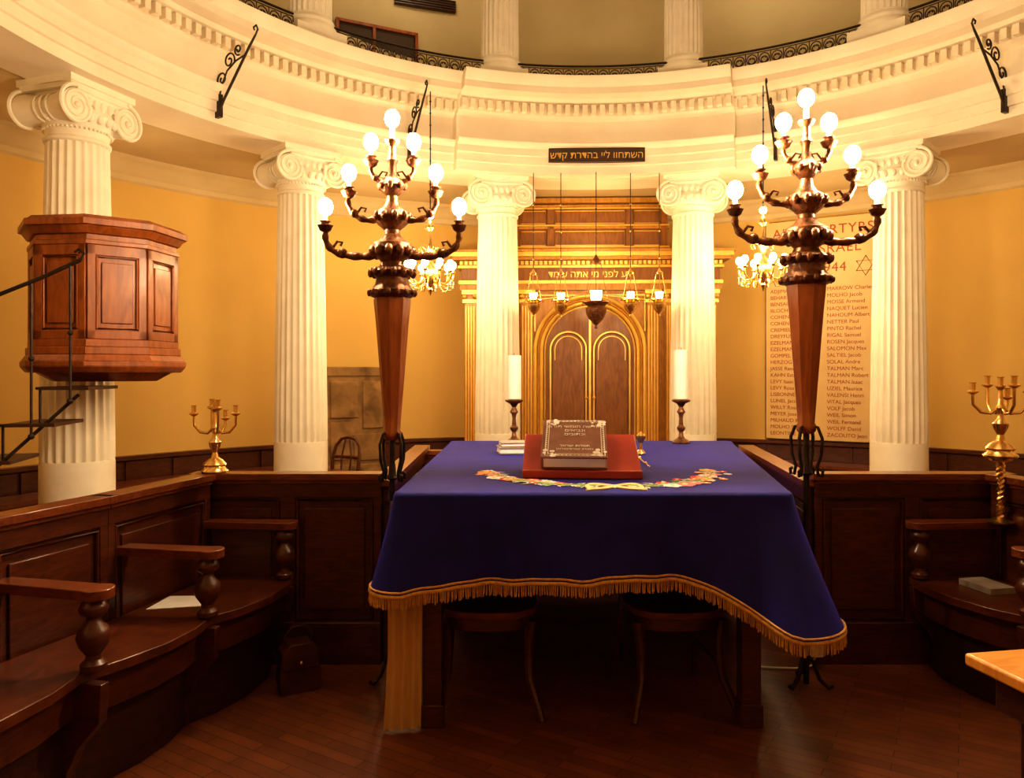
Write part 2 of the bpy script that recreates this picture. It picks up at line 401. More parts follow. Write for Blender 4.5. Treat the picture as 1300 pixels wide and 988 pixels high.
# ------------------------------------------------------------ memorial plaque
d=V((3.91-CX,9.41-CY)); a=math.degrees(math.atan2(d.y,d.x)); x,y=pol(a,5.84)
b=B('memorial_plaque',(x,y,0),math.radians(a-90)); b.bb(-.68,.68,-.03,.0,.72,3.5,marble)
b.tube([(-.68,-.03,.72),(.68,-.03,.72),(.68,-.03,3.5),(-.68,-.03,3.5)],.008,stone,6,True)
s5=.12
for k in(0,1):
    pts=[(.50+s5*math.sin(2*pi*i/3+k*pi),-.034,2.87+s5*math.cos(2*pi*i/3+k*pi)) for i in range(3)]
    b.tube(pts,.007,redtxt,5,True)
pl=b.done()
for s,z,sz,xx in(('AUX MARTYRS',3.34,.165,0.0),("D'ISRAEL",3.11,.165,.10),('1940 1944',2.87,.165,-.10)):
    text('plaque_heading',s,sz,(xx,-.034,z),(pi/2,0,0),redtxt,pl,sp=1.1)
L1="ADJIMAN Elie\nBEHAR Maurice\nBENSAID Elie\nBLOCH Albert\nCOHEN Marcel\nCOHEN Rachel\nCREMIEUX Gaston\nDREYFUS Armand\nEZELMAN Simon\nEZELMAN Marc\nGOMPEL Andre\nHERZOG David\nJASSE Rene\nKAHN Esther\nLEVY Isaac\nLEVY Rosa\nLISBONNE Roger\nLUNEL Jacob\nWILLY Rosa\nMEYER Joseph\nMILHAUD Rene\nMOLHO Sarah\nLEONTINE"
L2="MARROW Charles\nMOLHO Jacob\nMOSSE Armand\nNAQUET Lucien\nNAHOUM Albert\nNETTER Paul\nPINTO Rachel\nRIGAL Samuel\nROSEN Jacques\nSALOMON Max\nSALTIEL Jacob\nSOLAL Andre\nTALMAN Marc\nTALMAN Robert\nTALMAN Isaac\nUZIEL Maurice\nVALENSI Henri\nVITAL Jacques\nVOLF Jacob\nWEIL Simon\nWEIL Fernand\nWOLFF David\nZACOUTO Jean"
text('plaque_names_a',L1,.066,(-.62,-.034,1.70),(pi/2,0,0),redtxt,pl,align='LEFT',ls=1.25)
text('plaque_names_b',L2,.066,(.06,-.034,1.70),(pi/2,0,0),redtxt,pl,align='LEFT',ls=1.25)

d=V((-2.05-CX,9.57-CY)); a=math.degrees(math.atan2(d.y,d.x)); x,y=pol(a,5.74)
b=B('carved_stone_relief',(x,y,0),math.radians(a-90))
b.bb(-.38,.38,-.05,.05,.0,1.62,stone)
b.bb(-.38,.38,-.07,.05,1.52,1.64,stone); b.bb(-.38,.38,-.07,.05,.0,.42,stone)
for x0,x1,z0,z1 in((-.34,-.08,.48,.95),(-.04,.33,.46,.80),(-.34,.02,1.0,1.46),(.07,.34,.86,1.46)):
    b.bb(x0,x1,-.075,.02,z0,z1,stone)
b.done(.015)

# ------------------------------------------------------------ pulpit
b=B('wooden_pulpit',(-2.9,5.33,0))
def octo(r,z0,z1,r1=None,m=pulw):
    off=pi/8-.12; r1=r1 or r
    vs=[(r*math.cos(off+i*pi/4),r*math.sin(off+i*pi/4),z0) for i in range(8)]+[(r1*math.cos(off+i*pi/4),r1*math.sin(off+i*pi/4),z1) for i in range(8)]
    b.add(vs,[tuple(range(8))[::-1],tuple(range(8,16))]+[(i,(i+1)%8,(i+1)%8+8,i+8) for i in range(8)],m)
octo(.34,1.50,1.56,.44); octo(.50,1.56,1.60,.535); octo(.535,1.60,1.635); octo(.53,1.635,1.68,.50); octo(.50,1.68,1.73,.50)
octo(.485,1.73,1.78); octo(.465,1.78,2.40)
octo(.49,2.40,2.43); octo(.47,2.43,2.47); octo(.49,2.47,2.52,.525); octo(.545,2.52,2.565); octo(.53,2.565,2.59,.50)
off=pi/8-.12; ap=.465*math.cos(pi/8); hw=.465*math.sin(pi/8)
for i in range(8):
    b.T=Matrix.Rotation(off+pi/8+i*pi/4,4,'Z')
    b.bb(ap-.01,ap+.018,-hw,-hw+.05,1.78,2.40,pulw); b.bb(ap-.01,ap+.018,hw-.05,hw,1.78,2.40,pulw)
    b.bb(ap-.01,ap+.018,-hw,hw,1.78,1.84,pulw); b.bb(ap-.01,ap+.018,-hw,hw,2.33,2.40,pulw)
    b.tube([(ap+.01,-hw+.058,1.85),(ap+.01,hw-.058,1.85),(ap+.01,hw-.058,2.32),(ap+.01,-hw+.058,2.32)],.010,pulw,6,True)
    b.bb(ap-.01,ap+.014,-hw+.085,hw-.085,1.885,2.285,pulw)
b.T=Matrix(); b.done(.004)
# stair with iron railing
b=B('iron_pulpit_stair')
hd=[(-2.72,4.72,2.27),(-2.95,4.68,2.15),(-3.25,4.6,2.0),(-3.65,4.5,1.72),(-4.0,4.35,1.35),(-4.3,4.15,1.0)]
b.tube(hd,.013,iron,8)
b.tube([(-2.72,4.72,2.27),(-2.70,4.72,2.31),(-2.73,4.72,2.34),(-2.76,4.72,2.32)],.009,iron,6)
for x,y,z0,z1 in((-2.78,4.71,1.38,2.24),(-3.0,4.67,1.16,2.13),(-3.2,4.62,1.0,2.03),(-3.5,4.54,.78,1.84),(-3.8,4.44,.5,1.57),(-4.1,4.3,.2,1.24)):
    b.tube([(x,y,z0),(x,y,z1)],.009,iron,6)
    b.sph((x,y,(z0+z1)/2),.018,iron,8); b.sph((x,y,z0),.02,iron,8)
for i,(x,y,z) in enumerate(((-2.85,4.95,1.46),(-3.05,4.9,1.23),(-3.3,4.83,1.0),(-3.55,4.75,.77),(-3.8,4.65,.54),(-4.05,4.5,.31),(-4.25,4.35,.1))):
    b.box((x,y,z),(.28,.5,.022),darkw,.15+.05*i); b.tube([(x-.14,y-.25,z),(x+.14,y-.22,z)],.009,iron,6)
    b.tube([(x-.12,y-.24,z),(x-.12,y-.24,z-.22)],.009,iron,6)
b.tube([(-4.3,4.15,0),(-4.3,4.15,1.0)],.014,iron,6)
b.tube([(-4.25,4.1,.0),(-3.3,4.6,.86),(-2.75,4.75,1.42)],.011,iron,6)
b.done()

# ------------------------------------------------------------ partitions and pews
def panelwall(b,p0,p1,z1,m=wood,np=None,cap=True,z0=0):
    p0=V((*p0,0));p1=V((*p1,0));d=p1-p0;L=d.length; a=math.atan2(d.y,d.x); Tn=b.T.copy()
    b.T=Tn@Matrix.Translation(p0)@Matrix.Rotation(a,4,'Z')
    b.bb(0,L,-.015,.015,z0,z1-.02,m)
    b.bb(0,L,-.032,.032,z1-.12,z1-.02,m); b.bb(0,L,-.04,.04,z0,z0+.2,m); b.bb(0,L,-.047,.047,z0+.2,z0+.225,m)
    np=np or max(1,round(L/.55))
    for i in range(np+1):
        x=L*i/np; b.bb(max(0,x-.04),min(L,x+.04),-.031,.031,z0+.2,z1-.1,m)
    for i in range(np):
        x0=L*i/np+.04;x1=L*(i+1)/np-.04
        for sy in(-1,1):
            b.tube([(x0+.01,sy*.022,z0+.24),(x1-.01,sy*.022,z0+.24),(x1-.01,sy*.022,z1-.135),(x0+.01,sy*.022,z1-.135)],.011,m,6,True)
        b.bb(x0+.05,x1-.05,-.026,.026,z0+.29,z1-.18,m)
    if cap: b.bb(-.02,L+.02,-.06,.06,z1-.025,z1+.01,woodh); b.bb(0,L,-.045,.045,z1-.045,z1-.025,woodh)
    b.T=Tn
b=B('paneled_partition'); panelwall(b,(-1.70,4.03),(-.70,4.03),1.01,np=2)
panelwall(b,(-.70,4.03),(-.72,6.0),.97,np=4); panelwall(b,(-.72,6.0),(1.88,6.0),.93,np=5); panelwall(b,(1.88,6.0),(1.62,4.03),.97,np=4)  # side and back runs added to keep the view under the table dark
panelwall(b,(1.62,4.03),(2.66,4.03),1.01,np=2)
b.done(.003)

def pew(name,mir):
    b=B(name)
    if mir: b.T=Matrix.Translation((.94,0,0))@Matrix.Scale(-1,4,(1,0,0))
    W=[(-1.63,3.975),(-1.79,3.27),(-1.95,2.75),(-2.06,2.2),(-2.1,1.5)]
    for i in range(4): panelwall(b,W[i],W[i+1],1.01,np=1)
    front=[(-1.16,3.96),(-1.135,3.8),(-1.165,3.6),(-1.24,3.42),(-1.33,3.30),(-1.33,3.15),(-1.37,2.98),(-1.45,2.82),(-1.54,2.68),(-1.54,2.5),(-1.58,2.3),(-1.66,2.0),(-1.7,1.6)]
    back=[(-2.04,1.6),(-2.0,2.2),(-1.90,2.75),(-1.74,3.27),(-1.58,3.96)]
    b.exz(front+back,.44,.48,seatw)
    fi=[(x-.05,y) for x,y in front]
    b.exz(fi+[(x-.03,y) for x,y in reversed(fi)],.30,.44,wood)
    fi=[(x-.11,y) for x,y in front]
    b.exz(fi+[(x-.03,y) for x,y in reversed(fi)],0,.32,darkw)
    for (x0,y0,x1,y1) in((-1.6,3.93,-1.12,3.90),(-1.77,3.36,-1.27,3.28),(-1.93,2.80,-1.44,2.68),(-2.02,2.2,-1.58,2.1)):
        d=V((x1-x0,y1-y0)); L=d.length; a=math.atan2(d.y,d.x); T=b.T.copy()
        b.T=T@Matrix.Translation((x0,y0,0))@Matrix.Rotation(a,4,'Z')
        out=[(0,-.045),(L-.09,-.05)]+[(L-.06+.062*math.cos(t),.062*math.sin(t)) for t in [(-1.25+2.5*k/10) for k in range(11)]]+[(L-.09,.05),(0,.045)]
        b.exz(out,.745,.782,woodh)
        b.lathe([(.03,.48),(.045,.49),(.045,.51),(.028,.525),(.026,.54),(.05,.575),(.058,.605),(.05,.635),(.026,.66),(.024,.675),(.045,.69),(.05,.705),(.045,.72),(.03,.745)],wood,20,(L-.07,0,0))
        b.ext([(0,0),(L-.16,0),(L-.17,.1),(L-.12,.2),(L-.03,.3),(L-.02,.44),(0,.44)],-.02,.02,wood)
        b.T=T
    return b.done(.003)
pew('curved_synagogue_pew',False); pew('curved_synagogue_pew',True)
b=B('paper_sheet',(-1.57,3.50,.482),.12); b.exz([(-.10,-.10),(.13,-.08),(.12,.08),(-.06,.10)],0,.003,paper); b.done()
b=B('prayer_book',(2.36,3.72,.482),.2); b.bb(-.07,.07,-.1,.1,0,.03,greyb); b.bb(-.065,.068,-.095,.095,.004,.026,paper); b.done()
b=B('leather_handbag',(-1.05,3.68,0),.5)
b.ext([(-.09,0),(.09,0),(.10,.06),(.085,.2),(.05,.235),(-.05,.235),(-.085,.2),(-.10,.06)],-.05,.05,leather)
b.ext([(-.085,.12),(.085,.12),(.088,.2),(.05,.24),(-.05,.24),(-.088,.2)],-.06,.056,leather)
b.tube([(-.06,0,.22),(-.065,0,.27),(-.03,0,.31),(.03,0,.31),(.065,0,.27),(.06,0,.22)],.007,leather,6); b.sph((0,-.062,.15),.012,brass,8)
b.done(.012)

# ------------------------------------------------------------ central table
P=[(-.48,3.17),(1.17,3.17),(1.62,5.6),(-.44,5.6)]
b=B('reading_table')
b.bb(-.44,1.11,3.24,5.52,1.0,1.035,wood); b.bb(-.42,1.08,3.28,3.31,.86,1.0,wood); b.bb(-.42,-.39,3.3,5.5,.86,1.0,wood); b.bb(1.06,1.09,3.3,5.5,.86,1.0,wood)
b.add([(1.08,3.24,1.0),(1.56,5.52,1.0),(1.08,5.52,1.0),(1.08,3.24,1.035),(1.56,5.52,1.035),(1.08,5.52,1.035)],[(0,1,2),(3,4,5),(0,1,4,3),(1,2,5,4),(2,0,3,5)],wood)
for x,y in((-.35,3.32),(1.05,3.32),(-.37,5.4),(1.3,5.4)):
    b.box((x,y,.5),(.085,.085,1.0),wood); b.box((x,y,.05),(.1,.1,.1),wood); b.box((x,y,.66),(.1,.1,.03),wood)
table=b.done(.004)
# cloth
ZT=1.05
def perim():
    out=[];n=len(P);R=.035
    for i in range(n):
        p=V(P[i]);q=V(P[(i+1)%n]);pr=V(P[i-1])
        d=(q-p).normalized(); nrm=V((d.y,-d.x)); d0=(p-pr).normalized(); n0=V((d0.y,-d0.x))
        for k in range(9):
            t=k/8; nn=(n0*(1-t)+nrm*t).normalized(); out.append((p-(n0+nrm).normalized()*R*1.2+nn*R,nn))
        L=(q-p).length; m=int(L/.03)
        for k in range(1,m):
            t=.03+(.94)*k/m; out.append((p+(q-p)*t,nrm))
    return out
pe=perim(); npz=len(pe)
cen=V((sum(p.x for p,_ in pe)/npz,sum(p.y for p,_ in pe)/npz))
b=B('velvet_tablecloth')
vs=[];rings=[]
def addring(pts): rings.append(len(vs)); vs.extend(pts)
for k in range(1,13):
    t=k/12; addring([(cen.x+(p.x-cen.x)*t,cen.y+(p.y-cen.y)*t,ZT) for p,_ in pe])
for k in range(1,5):
    t=k/4*pi/2; addring([(p.x+nn.x*.022*math.sin(t),p.y+nn.y*.022*math.sin(t),ZT-.022*(1-math.cos(t))) for p,nn in pe])
arc=0;S=[0]
for i in range(1,npz): arc+=(pe[i][0]-pe[i-1][0]).length; S.append(arc)
NR=V(P[1]);NL=V(P[0])
bottom=[]
for k in range(1,17):
    t=k/16; row=[]
    for i,(p,nn) in enumerate(pe):
        dr=(p-NR).length; dl=(p-NL).length; g=math.exp(-(dr/.26)**2); gl=math.exp(-(dl/.15)**2)
        L=.35+.19*g+.03*gl+.012*math.sin(S[i]*3.1+1)
        fl_=.035+.17*g+.03*gl
        w=(.030*math.sin(S[i]*9+.6)+.016*math.sin(S[i]*23+2)+.008*math.sin(S[i]*41))*t**1.2
        if p.y>3.3: w*=.5
        o=.022+fl_*t**1.15+w
        row.append((p.x+nn.x*o,p.y+nn.y*o,ZT-.022-L*t))
    addring(row)
    if k==16: bottom=row
vs.append((cen.x,cen.y,ZT)); ci=len(vs)-1; fs=[]
for i in range(npz): fs.append((ci,rings[0]+i,rings[0]+(i+1)%npz))
for a_,c_ in zip(rings,rings[1:]):
    for i in range(npz): fs.append((a_+i,c_+i,c_+(i+1)%npz,a_+(i+1)%npz))
b.add(vs,fs,velvet)
b.tube(bottom,.008,fringe,6,True)
b.tube([(x,y,z+.018) for x,y,z in bottom],.005,fringe,5,True)
for i in range(npz):
    A=V(bottom[i]);C=V(bottom[(i+1)%npz]); m=max(1,int((C-A).length/.0075))
    for k in range(m):
        q=A+(C-A)*(k/m); dx=(C-A).normalized()*.0028; l=.05+random.uniform(-.006,.006); j=V((random.uniform(-.004,.004),random.uniform(-.006,.004),0))
        nn=V((pe[i][1].x,pe[i][1].y,0))*.003
        b.add([q-dx,q+dx,q+nn,q-dx+j+V((0,0,-l)),q+dx+j+V((0,0,-l)),q+nn+j+V((0,0,-l))],[(0,1,4,3),(1,2,5,4),(2,0,3,5),(3,4,5)],fringe)
cloth=b.done(ang=60)
# embroidery
b=B('embroidery')
ze=ZT+.003
def flower(x,y,r,m,m2):
    for k in range(6):
        a=k*pi/3+x*20; b.sph((x+r*.62*math.cos(a),y+r*.62*math.sin(a)*1.3,ze),r*.42,m,7,(1,1.2,.14))
    b.sph((x,y,ze+.001),r*.32,m2,7,(1,1,.3))
def leaf(x,y,a,l,m):
    b.add([(x,y,ze),(x+l*.5*math.cos(a+.4),y+l*.5*math.sin(a+.4),ze+.001),(x+l*math.cos(a),y+l*math.sin(a),ze),(x+l*.5*math.cos(a-.4),y+l*.5*math.sin(a-.4),ze+.001)],[(0,1,2,3)],m)
ec=(.45,3.86)
for sx in(-1,1):
    pts=[]
    for k in range(34):
        t=k/33; th=-pi/2+sx*(.14+t*1.36); pts.append((ec[0]+.56*math.cos(th),ec[1]+.54*math.sin(th),ze))
    b.tube(pts,.005,thr[5],5)
    for k,(x,y,z) in enumerate(pts):
        for q in range(5): leaf(x+random.uniform(-.02,.02),y+random.uniform(-.045,.045),random.uniform(0,6.28),random.uniform(.035,.065),thr[random.choice((2,2,4,5,5))])
        if k>4 and k%3==0: flower(x+random.uniform(-.03,.03),y+random.uniform(-.06,.06),random.uniform(.034,.048),thr[(0,3,1,2,0)[(k//3)%5]],thr[4])
        if k>12 and k%2: flower(x+random.uniform(-.07,.07),y+random.uniform(-.09,.07),.022,thr[(1,2,3)[k%3]],thr[2])
    pts=[(ec[0]+sx*.12*math.sin(t)*(1),3.29+.065*math.sin(2*t)*1,ze) for t in [pi*i/16 for i in range(17)]]
    b.tube(pts,.010,thr[4],5); b.tube([(x,y+.006,z+.001) for x,y,z in pts],.005,thr[2],5)
    b.tube([(ec[0],3.29,ze),(ec[0]+sx*.05,3.24,ze),(ec[0]+sx*.13,3.205,ze)],.009,thr[4],5)
b.sph((ec[0],3.29,ze),.024,thr[2],8,(1,1,.3))
b.done(parent=cloth)
# underskirt corner
b=B('cream_underskirt')
ps=[]
for k in range(25):
    t=k/24; ps.append((-.535+.15*t,3.225+.012*math.sin(t*22)+.03*t))
vs=[];n=len(ps)
for z,s,dx in((1.0,.9,.0),(.7,1,.0),(.35,.95,-.005),(.012,1.05,-.014)):
    for x,y in ps: vs.append((-.44+(x+.44)*s+dx,y,z))
vs2=[(x,y+.006,z) for x,y,z in vs]
fs=[(j*n+i,j*n+i+1,(j+1)*n+i+1,(j+1)*n+i) for j in range(3) for i in range(n-1)]
b.add(vs,fs,creamcl); b.add(vs2,fs,creamcl); b.done(ang=80,parent=table)

# lectern rest and book
b=B('red_book_rest',(.335,3.57,ZT+.002),math.radians(-3))
W2=.285
b.add([(-W2,0,0),(W2,0,0),(W2,.34,0),(-W2,.34,0),(-W2,0,.02),(W2,0,.02),(W2,.34,.185),(-W2,.34,.185)],[(0,1,2,3),(4,5,6,7),(0,1,5,4),(1,2,6,5),(2,3,7,6),(3,0,4,7)],redl)
b.bb(-W2,W2,-.02,.004,0,.04,redl)
b.done(.005)
b=B('hebrew_prayer_book',(.30,3.575,ZT+.045),math.radians(-5))
b.T=Matrix.Rotation(math.atan2(.165,.34),4,'X')
b.bb(-.155,.155,0,.36,0,.008,bookc); b.bb(-.15,.145,.005,.352,.008,.058,paper); b.bb(-.155,.155,0,.36,.058,.067,bookc); b.bb(-.162,-.15,0,.36,0,.067,bookc)
zt=.069
for i in(.012,.026):
    b.tube([(-.155+i,i,zt),(.155-i,i,zt),(.155-i,.36-i,zt),(-.155+i,.36-i,zt)],.003,silver,5,True)
for sx in(-1,1):
    for sy in(0,1):
        cx=sx*.118; cy=.037+sy*.286
        for k in range(10):
            b.sph((cx+random.uniform(-.03,.03),cy+random.uniform(-.03,.03),zt),random.uniform(.007,.014),silver,6,(1,1,.2))
for sx in(-1,1):
    for k in range(14):
        b.sph((sx*.14,.05+k*.02,zt),.006,silver,6,(1,1,.25)); 
for k in range(11): b.sph((-.10+k*.02,.015,zt),.006,silver,6,(1,1,.25)); b.sph((-.10+k*.02,.345,zt),.006,silver,6,(1,1,.25))
bt=b.T.copy(); bk=b.done(.002)
ax=math.atan2(.165,.34)
for s,yy,sz in(('חמישה חומשי תורה',.285,.034),('ונביאים',.247,.036),('וכתובים',.21,.034),('תפלות ישראל',.10,.026),('כמנהג קארפינטראץ',.07,.022)):
    p=bt@V((0,yy,.070)); text('book_lettering',heb(s),sz,p,(ax,0,0),silver,bk,ext=.0008)
b=B('closed_prayer_book',(.03,4.75,ZT+.002),.12)
b.bb(-.12,.12,-.1,.1,0,.006,greyb); b.bb(-.115,.117,-.095,.095,.006,.034,paper); b.bb(-.12,.12,-.1,.1,.034,.04,greyb)
b.bb(-.11,.10,-.09,.09,.042,.046,bookc); b.bb(-.105,.097,-.085,.085,.046,.066,paper); b.bb(-.11,.10,-.09,.09,.066,.071,greyb); b.done(.002)
b=B('torah_pointer',(.72,4.05,ZT+.002))
b.tube([(.01,-.10,.008),(.012,.05,.008),(.016,.2,.008),(.02,.28,.009)],[.003,.004,.004,.006],brass,8); b.sph((.012,.05,.01),.009,brass,10); b.sph((.02,.29,.012),.010,brass,10); b.done()
b=B('silver_hand_bell',(.80,4.65,ZT+.002)); b.lathe([(.03,0),(.032,.006),(.026,.015),(.012,.03),(.010,.07),(.018,.08),(.03,.10),(.03,.115),(.012,.13),(.004,.14)],brass,20); b.done()

def candlestick(x,y,h):
    b=B('candlestick',(x,y,ZT+.001))
    b.lathe([(.062,0),(.065,.008),(.055,.02),(.03,.035),(.018,.05),(.014,.08),(.028,.10),(.03,.115),(.016,.13),(.012,.18),(.018,.21),(.032,.225),(.02,.245),(.014,.26),(.03,.285),(.062,.30),(.068,.312),(.05,.32),(.04,.335),(.04,.36)],bronze,28)
    b.lathe([(.052,.32),(.053,.34),(.053,h),(.04,h+.004),(.01,h+.001)],wax,28)
    b.tube([(0,0,h),(0,.002,h+.02)],.002,iron,5)
    b.done()
candlestick(.015,5.4,.63); candlestick(1.22,5.4,.67)

# ------------------------------------------------------------ chairs
def chair():
    b=B('wooden_chair')   # back at y=0 side, seat toward +y
    seat=[(-.19,.0),(.19,.0),(.22,.12),(.235,.25),(.21,.36),(.14,.42),(0,.44),(-.14,.42),(-.21,.36),(-.235,.25),(-.22,.12)]
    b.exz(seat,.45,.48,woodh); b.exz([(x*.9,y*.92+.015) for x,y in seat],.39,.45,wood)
    for sx in(-1,1):
        b.tube([(sx*.22,-.09,0),(sx*.20,-.02,.25),(sx*.185,.01,.45),(sx*.19,-.01,.62),(sx*.17,-.04,.74),(sx*.10,-.06,.82),(0,-.065,.84)],[.018,.02,.022,.018,.018,.018,.018],wood,8)
        b.tube([(sx*.245,.45,0),(sx*.19,.37,.16),(sx*.185,.34,.30),(sx*.20,.34,.42)],[.017,.019,.022,.028],wood,8)
        b.tube([(sx*.205,-.03,.2),(sx*.185,.37,.2)],.011,wood,6)
        b.tube([(sx*.06,.0,.48),(sx*.07,-.02,.62),(sx*.03,-.04,.82)],.012,wood,6)
    pts=[(-.19+.38*k/10,-.01-.03*math.sin(pi*k/10),.62) for k in range(11)]
    b.tube(pts,.02,wood,6)
    return b.done(.003)
c=chair(); c.location=(-.11,3.78,0); c.rotation_euler[2]=pi; dup(c,(.74,3.78,0),pi+.1)
dup(c,(-1.86,8.35,0),pi-.5)

# ------------------------------------------------------------ big seven-branch candelabra
def menorah():
    b=B('seven_branch_candelabrum')
    b.tube([(0,0,.02),(0,0,1.24)],.014,iron,10)
    for k in range(3):
        a=k*2*pi/3+pi/2; c_,s_=math.cos(a),math.sin(a)
        b.tube([(.0,0,.16),(.03*c_,.03*s_,.13),(.06*c_,.06*s_,.05),(.10*c_,.10*s_,.015),(.115*c_,.115*s_,.03)],.010,iron,6)
    for k in range(4):
        a=k*pi/2+pi/4; c_,s_=math.cos(a),math.sin(a)
        pts=[(.02,1.26),(.055,1.25),(.075,1.20),(.07,1.12),(.05,1.06),(.058,1.02),(.075,1.02),(.078,1.045),(.066,1.05)]
        b.tube([(r*c_,r*s_,z) for r,z in pts],.008,iron,6)
    b.lathe([(.02,1.02),(.03,1.03),(.02,1.05),(.016,1.1)],iron,12)
    b.lathe([(.034,1.22),(.046,1.235),(.046,1.26),(.04,1.27),(.05,1.40),(.066,1.6),(.082,1.80),(.094,1.92),(.088,1.935)],pulw,8)
    b.lathe([(.09,1.93),(.115,1.945),(.118,1.965),(.10,1.98),(.085,2.0),(.08,2.03),(.10,2.05),(.115,2.06),(.10,2.075),(.065,2.09),(.055,2.11),(.085,2.14),(.105,2.175),(.10,2.20),(.06,2.225),(.04,2.25),(.04,2.27),(.075,2.30),(.09,2.335),(.08,2.36),(.05,2.38),(.032,2.41),(.028,2.44),(.055,2.465),(.068,2.49),(.055,2.515),(.03,2.53),(.022,2.56),(.022,2.60),(.03,2.62),(.018,2.64),(.018,2.69),(.034,2.705),(.038,2.72),(.02,2.725)],bronze,24)
    for zz,rr,nn,s in((2.16,.10,12,.022),(2.055,.108,14,.016),(1.955,.115,16,.012),(2.335,.085,10,.018),(2.49,.062,8,.015)):
        for k in range(nn):
            a=2*pi*k/nn; b.sph((rr*math.cos(a),rr*math.sin(a),zz),s,bronze,8,(1,1,1.4))
    b.lathe([(.012,2.72),(.012,2.79)],wax,10); b.sph((0,0,2.83),.037,bulbm,16,(1,1,1.2))
    tiers=[([(.03,2.17),(.10,2.145),(.17,2.14),(.25,2.15),(.31,2.18),(.335,2.23),(.33,2.275)],.018,.335,2.28),
           ([(.02,2.35),(.08,2.325),(.14,2.325),(.19,2.35),(.22,2.40),(.218,2.445)],.015,.218,2.45),
           ([(.02,2.53),(.05,2.515),(.085,2.53),(.108,2.57),(.106,2.60)],.012,.107,2.605)]
    for pts,r,ex,ez in tiers:
        for sx in(-1,1):
            pp=[V((sx*x,0,z)) for x,z in pts]
            sm=[]
            for i in range(len(pp)-1):
                p0=pp[max(0,i-1)];p1=pp[i];p2=pp[i+1];p3=pp[min(len(pp)-1,i+2)]
                for k in range(4):
                    t=k/4; sm.append(.5*((2*p1)+(p2-p0)*t+(2*p0-5*p1+4*p2-p3)*t*t+(3*p1-p0-3*p2+p3)*t**3))
            sm.append(pp[-1])
            b.tube(sm,[r*(1.25-.5*i/len(sm)+.18*math.sin(i*1.6)) for i in range(len(sm))],bronze,10)
            b.sph((sx*pts[len(pts)//2][0],0,pts[len(pts)//2][1]+r*.3),r*1.5,bronze,10)
            q=pts[-3]; b.tube([(sx*(q[0]-.01),0,q[1]),(sx*(q[0]-.035),0,q[1]+.035),(sx*(q[0]-.06),0,q[1]+.03),(sx*(q[0]-.05),0,q[1]+.012)],r*.4,bronze,6)
            b.lathe([(.012,ez-.02),(.028,ez-.01),(.036,ez+.008),(.04,ez+.014),(.022,ez+.018),(.02,ez+.03),(.028,ez+.036),(.014,ez+.04)],bronze,16,(sx*ex,0,0))
            b.lathe([(.011,ez+.035),(.011,ez+.075)],wax,10,(sx*ex,0,0)); b.sph((sx*ex,0,ez+.108),.037,bulbm,16,(1,1,1.2))
    return b.done()
m=menorah(); m.location=(-.60,3.75,0)
dup(m,(1.455,3.70,0),0,(1.05,1.05,1.03))

# ------------------------------------------------------------ chandeliers
def chandelier():
    b=B('brass_chandelier')   # origin at hook
    b.tube([(0,0,0),(0,0,-1.3)],.006,iron,6)
    for k in range(10): b.sph((0,0,-.1-.12*k),.011,iron,6)
    b.lathe([(.005,-1.3),(.02,-1.32),(.05,-1.36),(.055,-1.38),(.02,-1.41),(.015,-1.5),(.03,-1.55),(.05,-1.6),(.03,-1.65),(.02,-1.7),(.06,-1.78),(.08,-1.84),(.07,-1.9),(.03,-1.95),(.02,-1.98),(.03,-2.0),(.015,-2.03),(.005,-2.06)][::-1],brass,20)
    b.sph((0,0,-1.25),.035,bulbs,12)
    for k in range(10):
        a=k*pi/5+.2;c_,s_=math.cos(a),math.sin(a)
        b.tube([(r*c_,r*s_,z) for r,z in((.05,-1.85),(.10,-1.93),(.17,-1.95),(.22,-1.91),(.235,-1.86),(.23,-1.83))],.009,brass,6)
        b.tube([(r*c_,r*s_,z) for r,z in((.12,-1.94),(.16,-2.0),(.21,-2.0),(.215,-1.965),(.19,-1.96))],.006,brass,6)
        b.lathe([(.01,-1.84),(.028,-1.825),(.028,-1.82),(.01,-1.815)],brass,12,(.23*c_,.23*s_,0))
        b.lathe([(.009,-1.815),(.009,-1.78)],wax,8,(.23*c_,.23*s_,0))
        b.sph((.23*c_,.23*s_,-1.75),.033,bulbs,10,(1,1,1.2))
        for j in range(4): b.sph((.235*c_,.235*s_,-1.90-.02*j-.02),.007,silver,6)
        b.tube([(r*c_,r*s_,z) for r,z in((.03,-1.6),(.09,-1.56),(.12,-1.60),(.10,-1.64))],.006,brass,6)
    return b.done()
c1=chandelier(); x,y=pol(117.3,3.54); c1.location=(x,y,4.40)
x,y=pol(61,3.54); dup(c1,(x,y,4.44),.2)

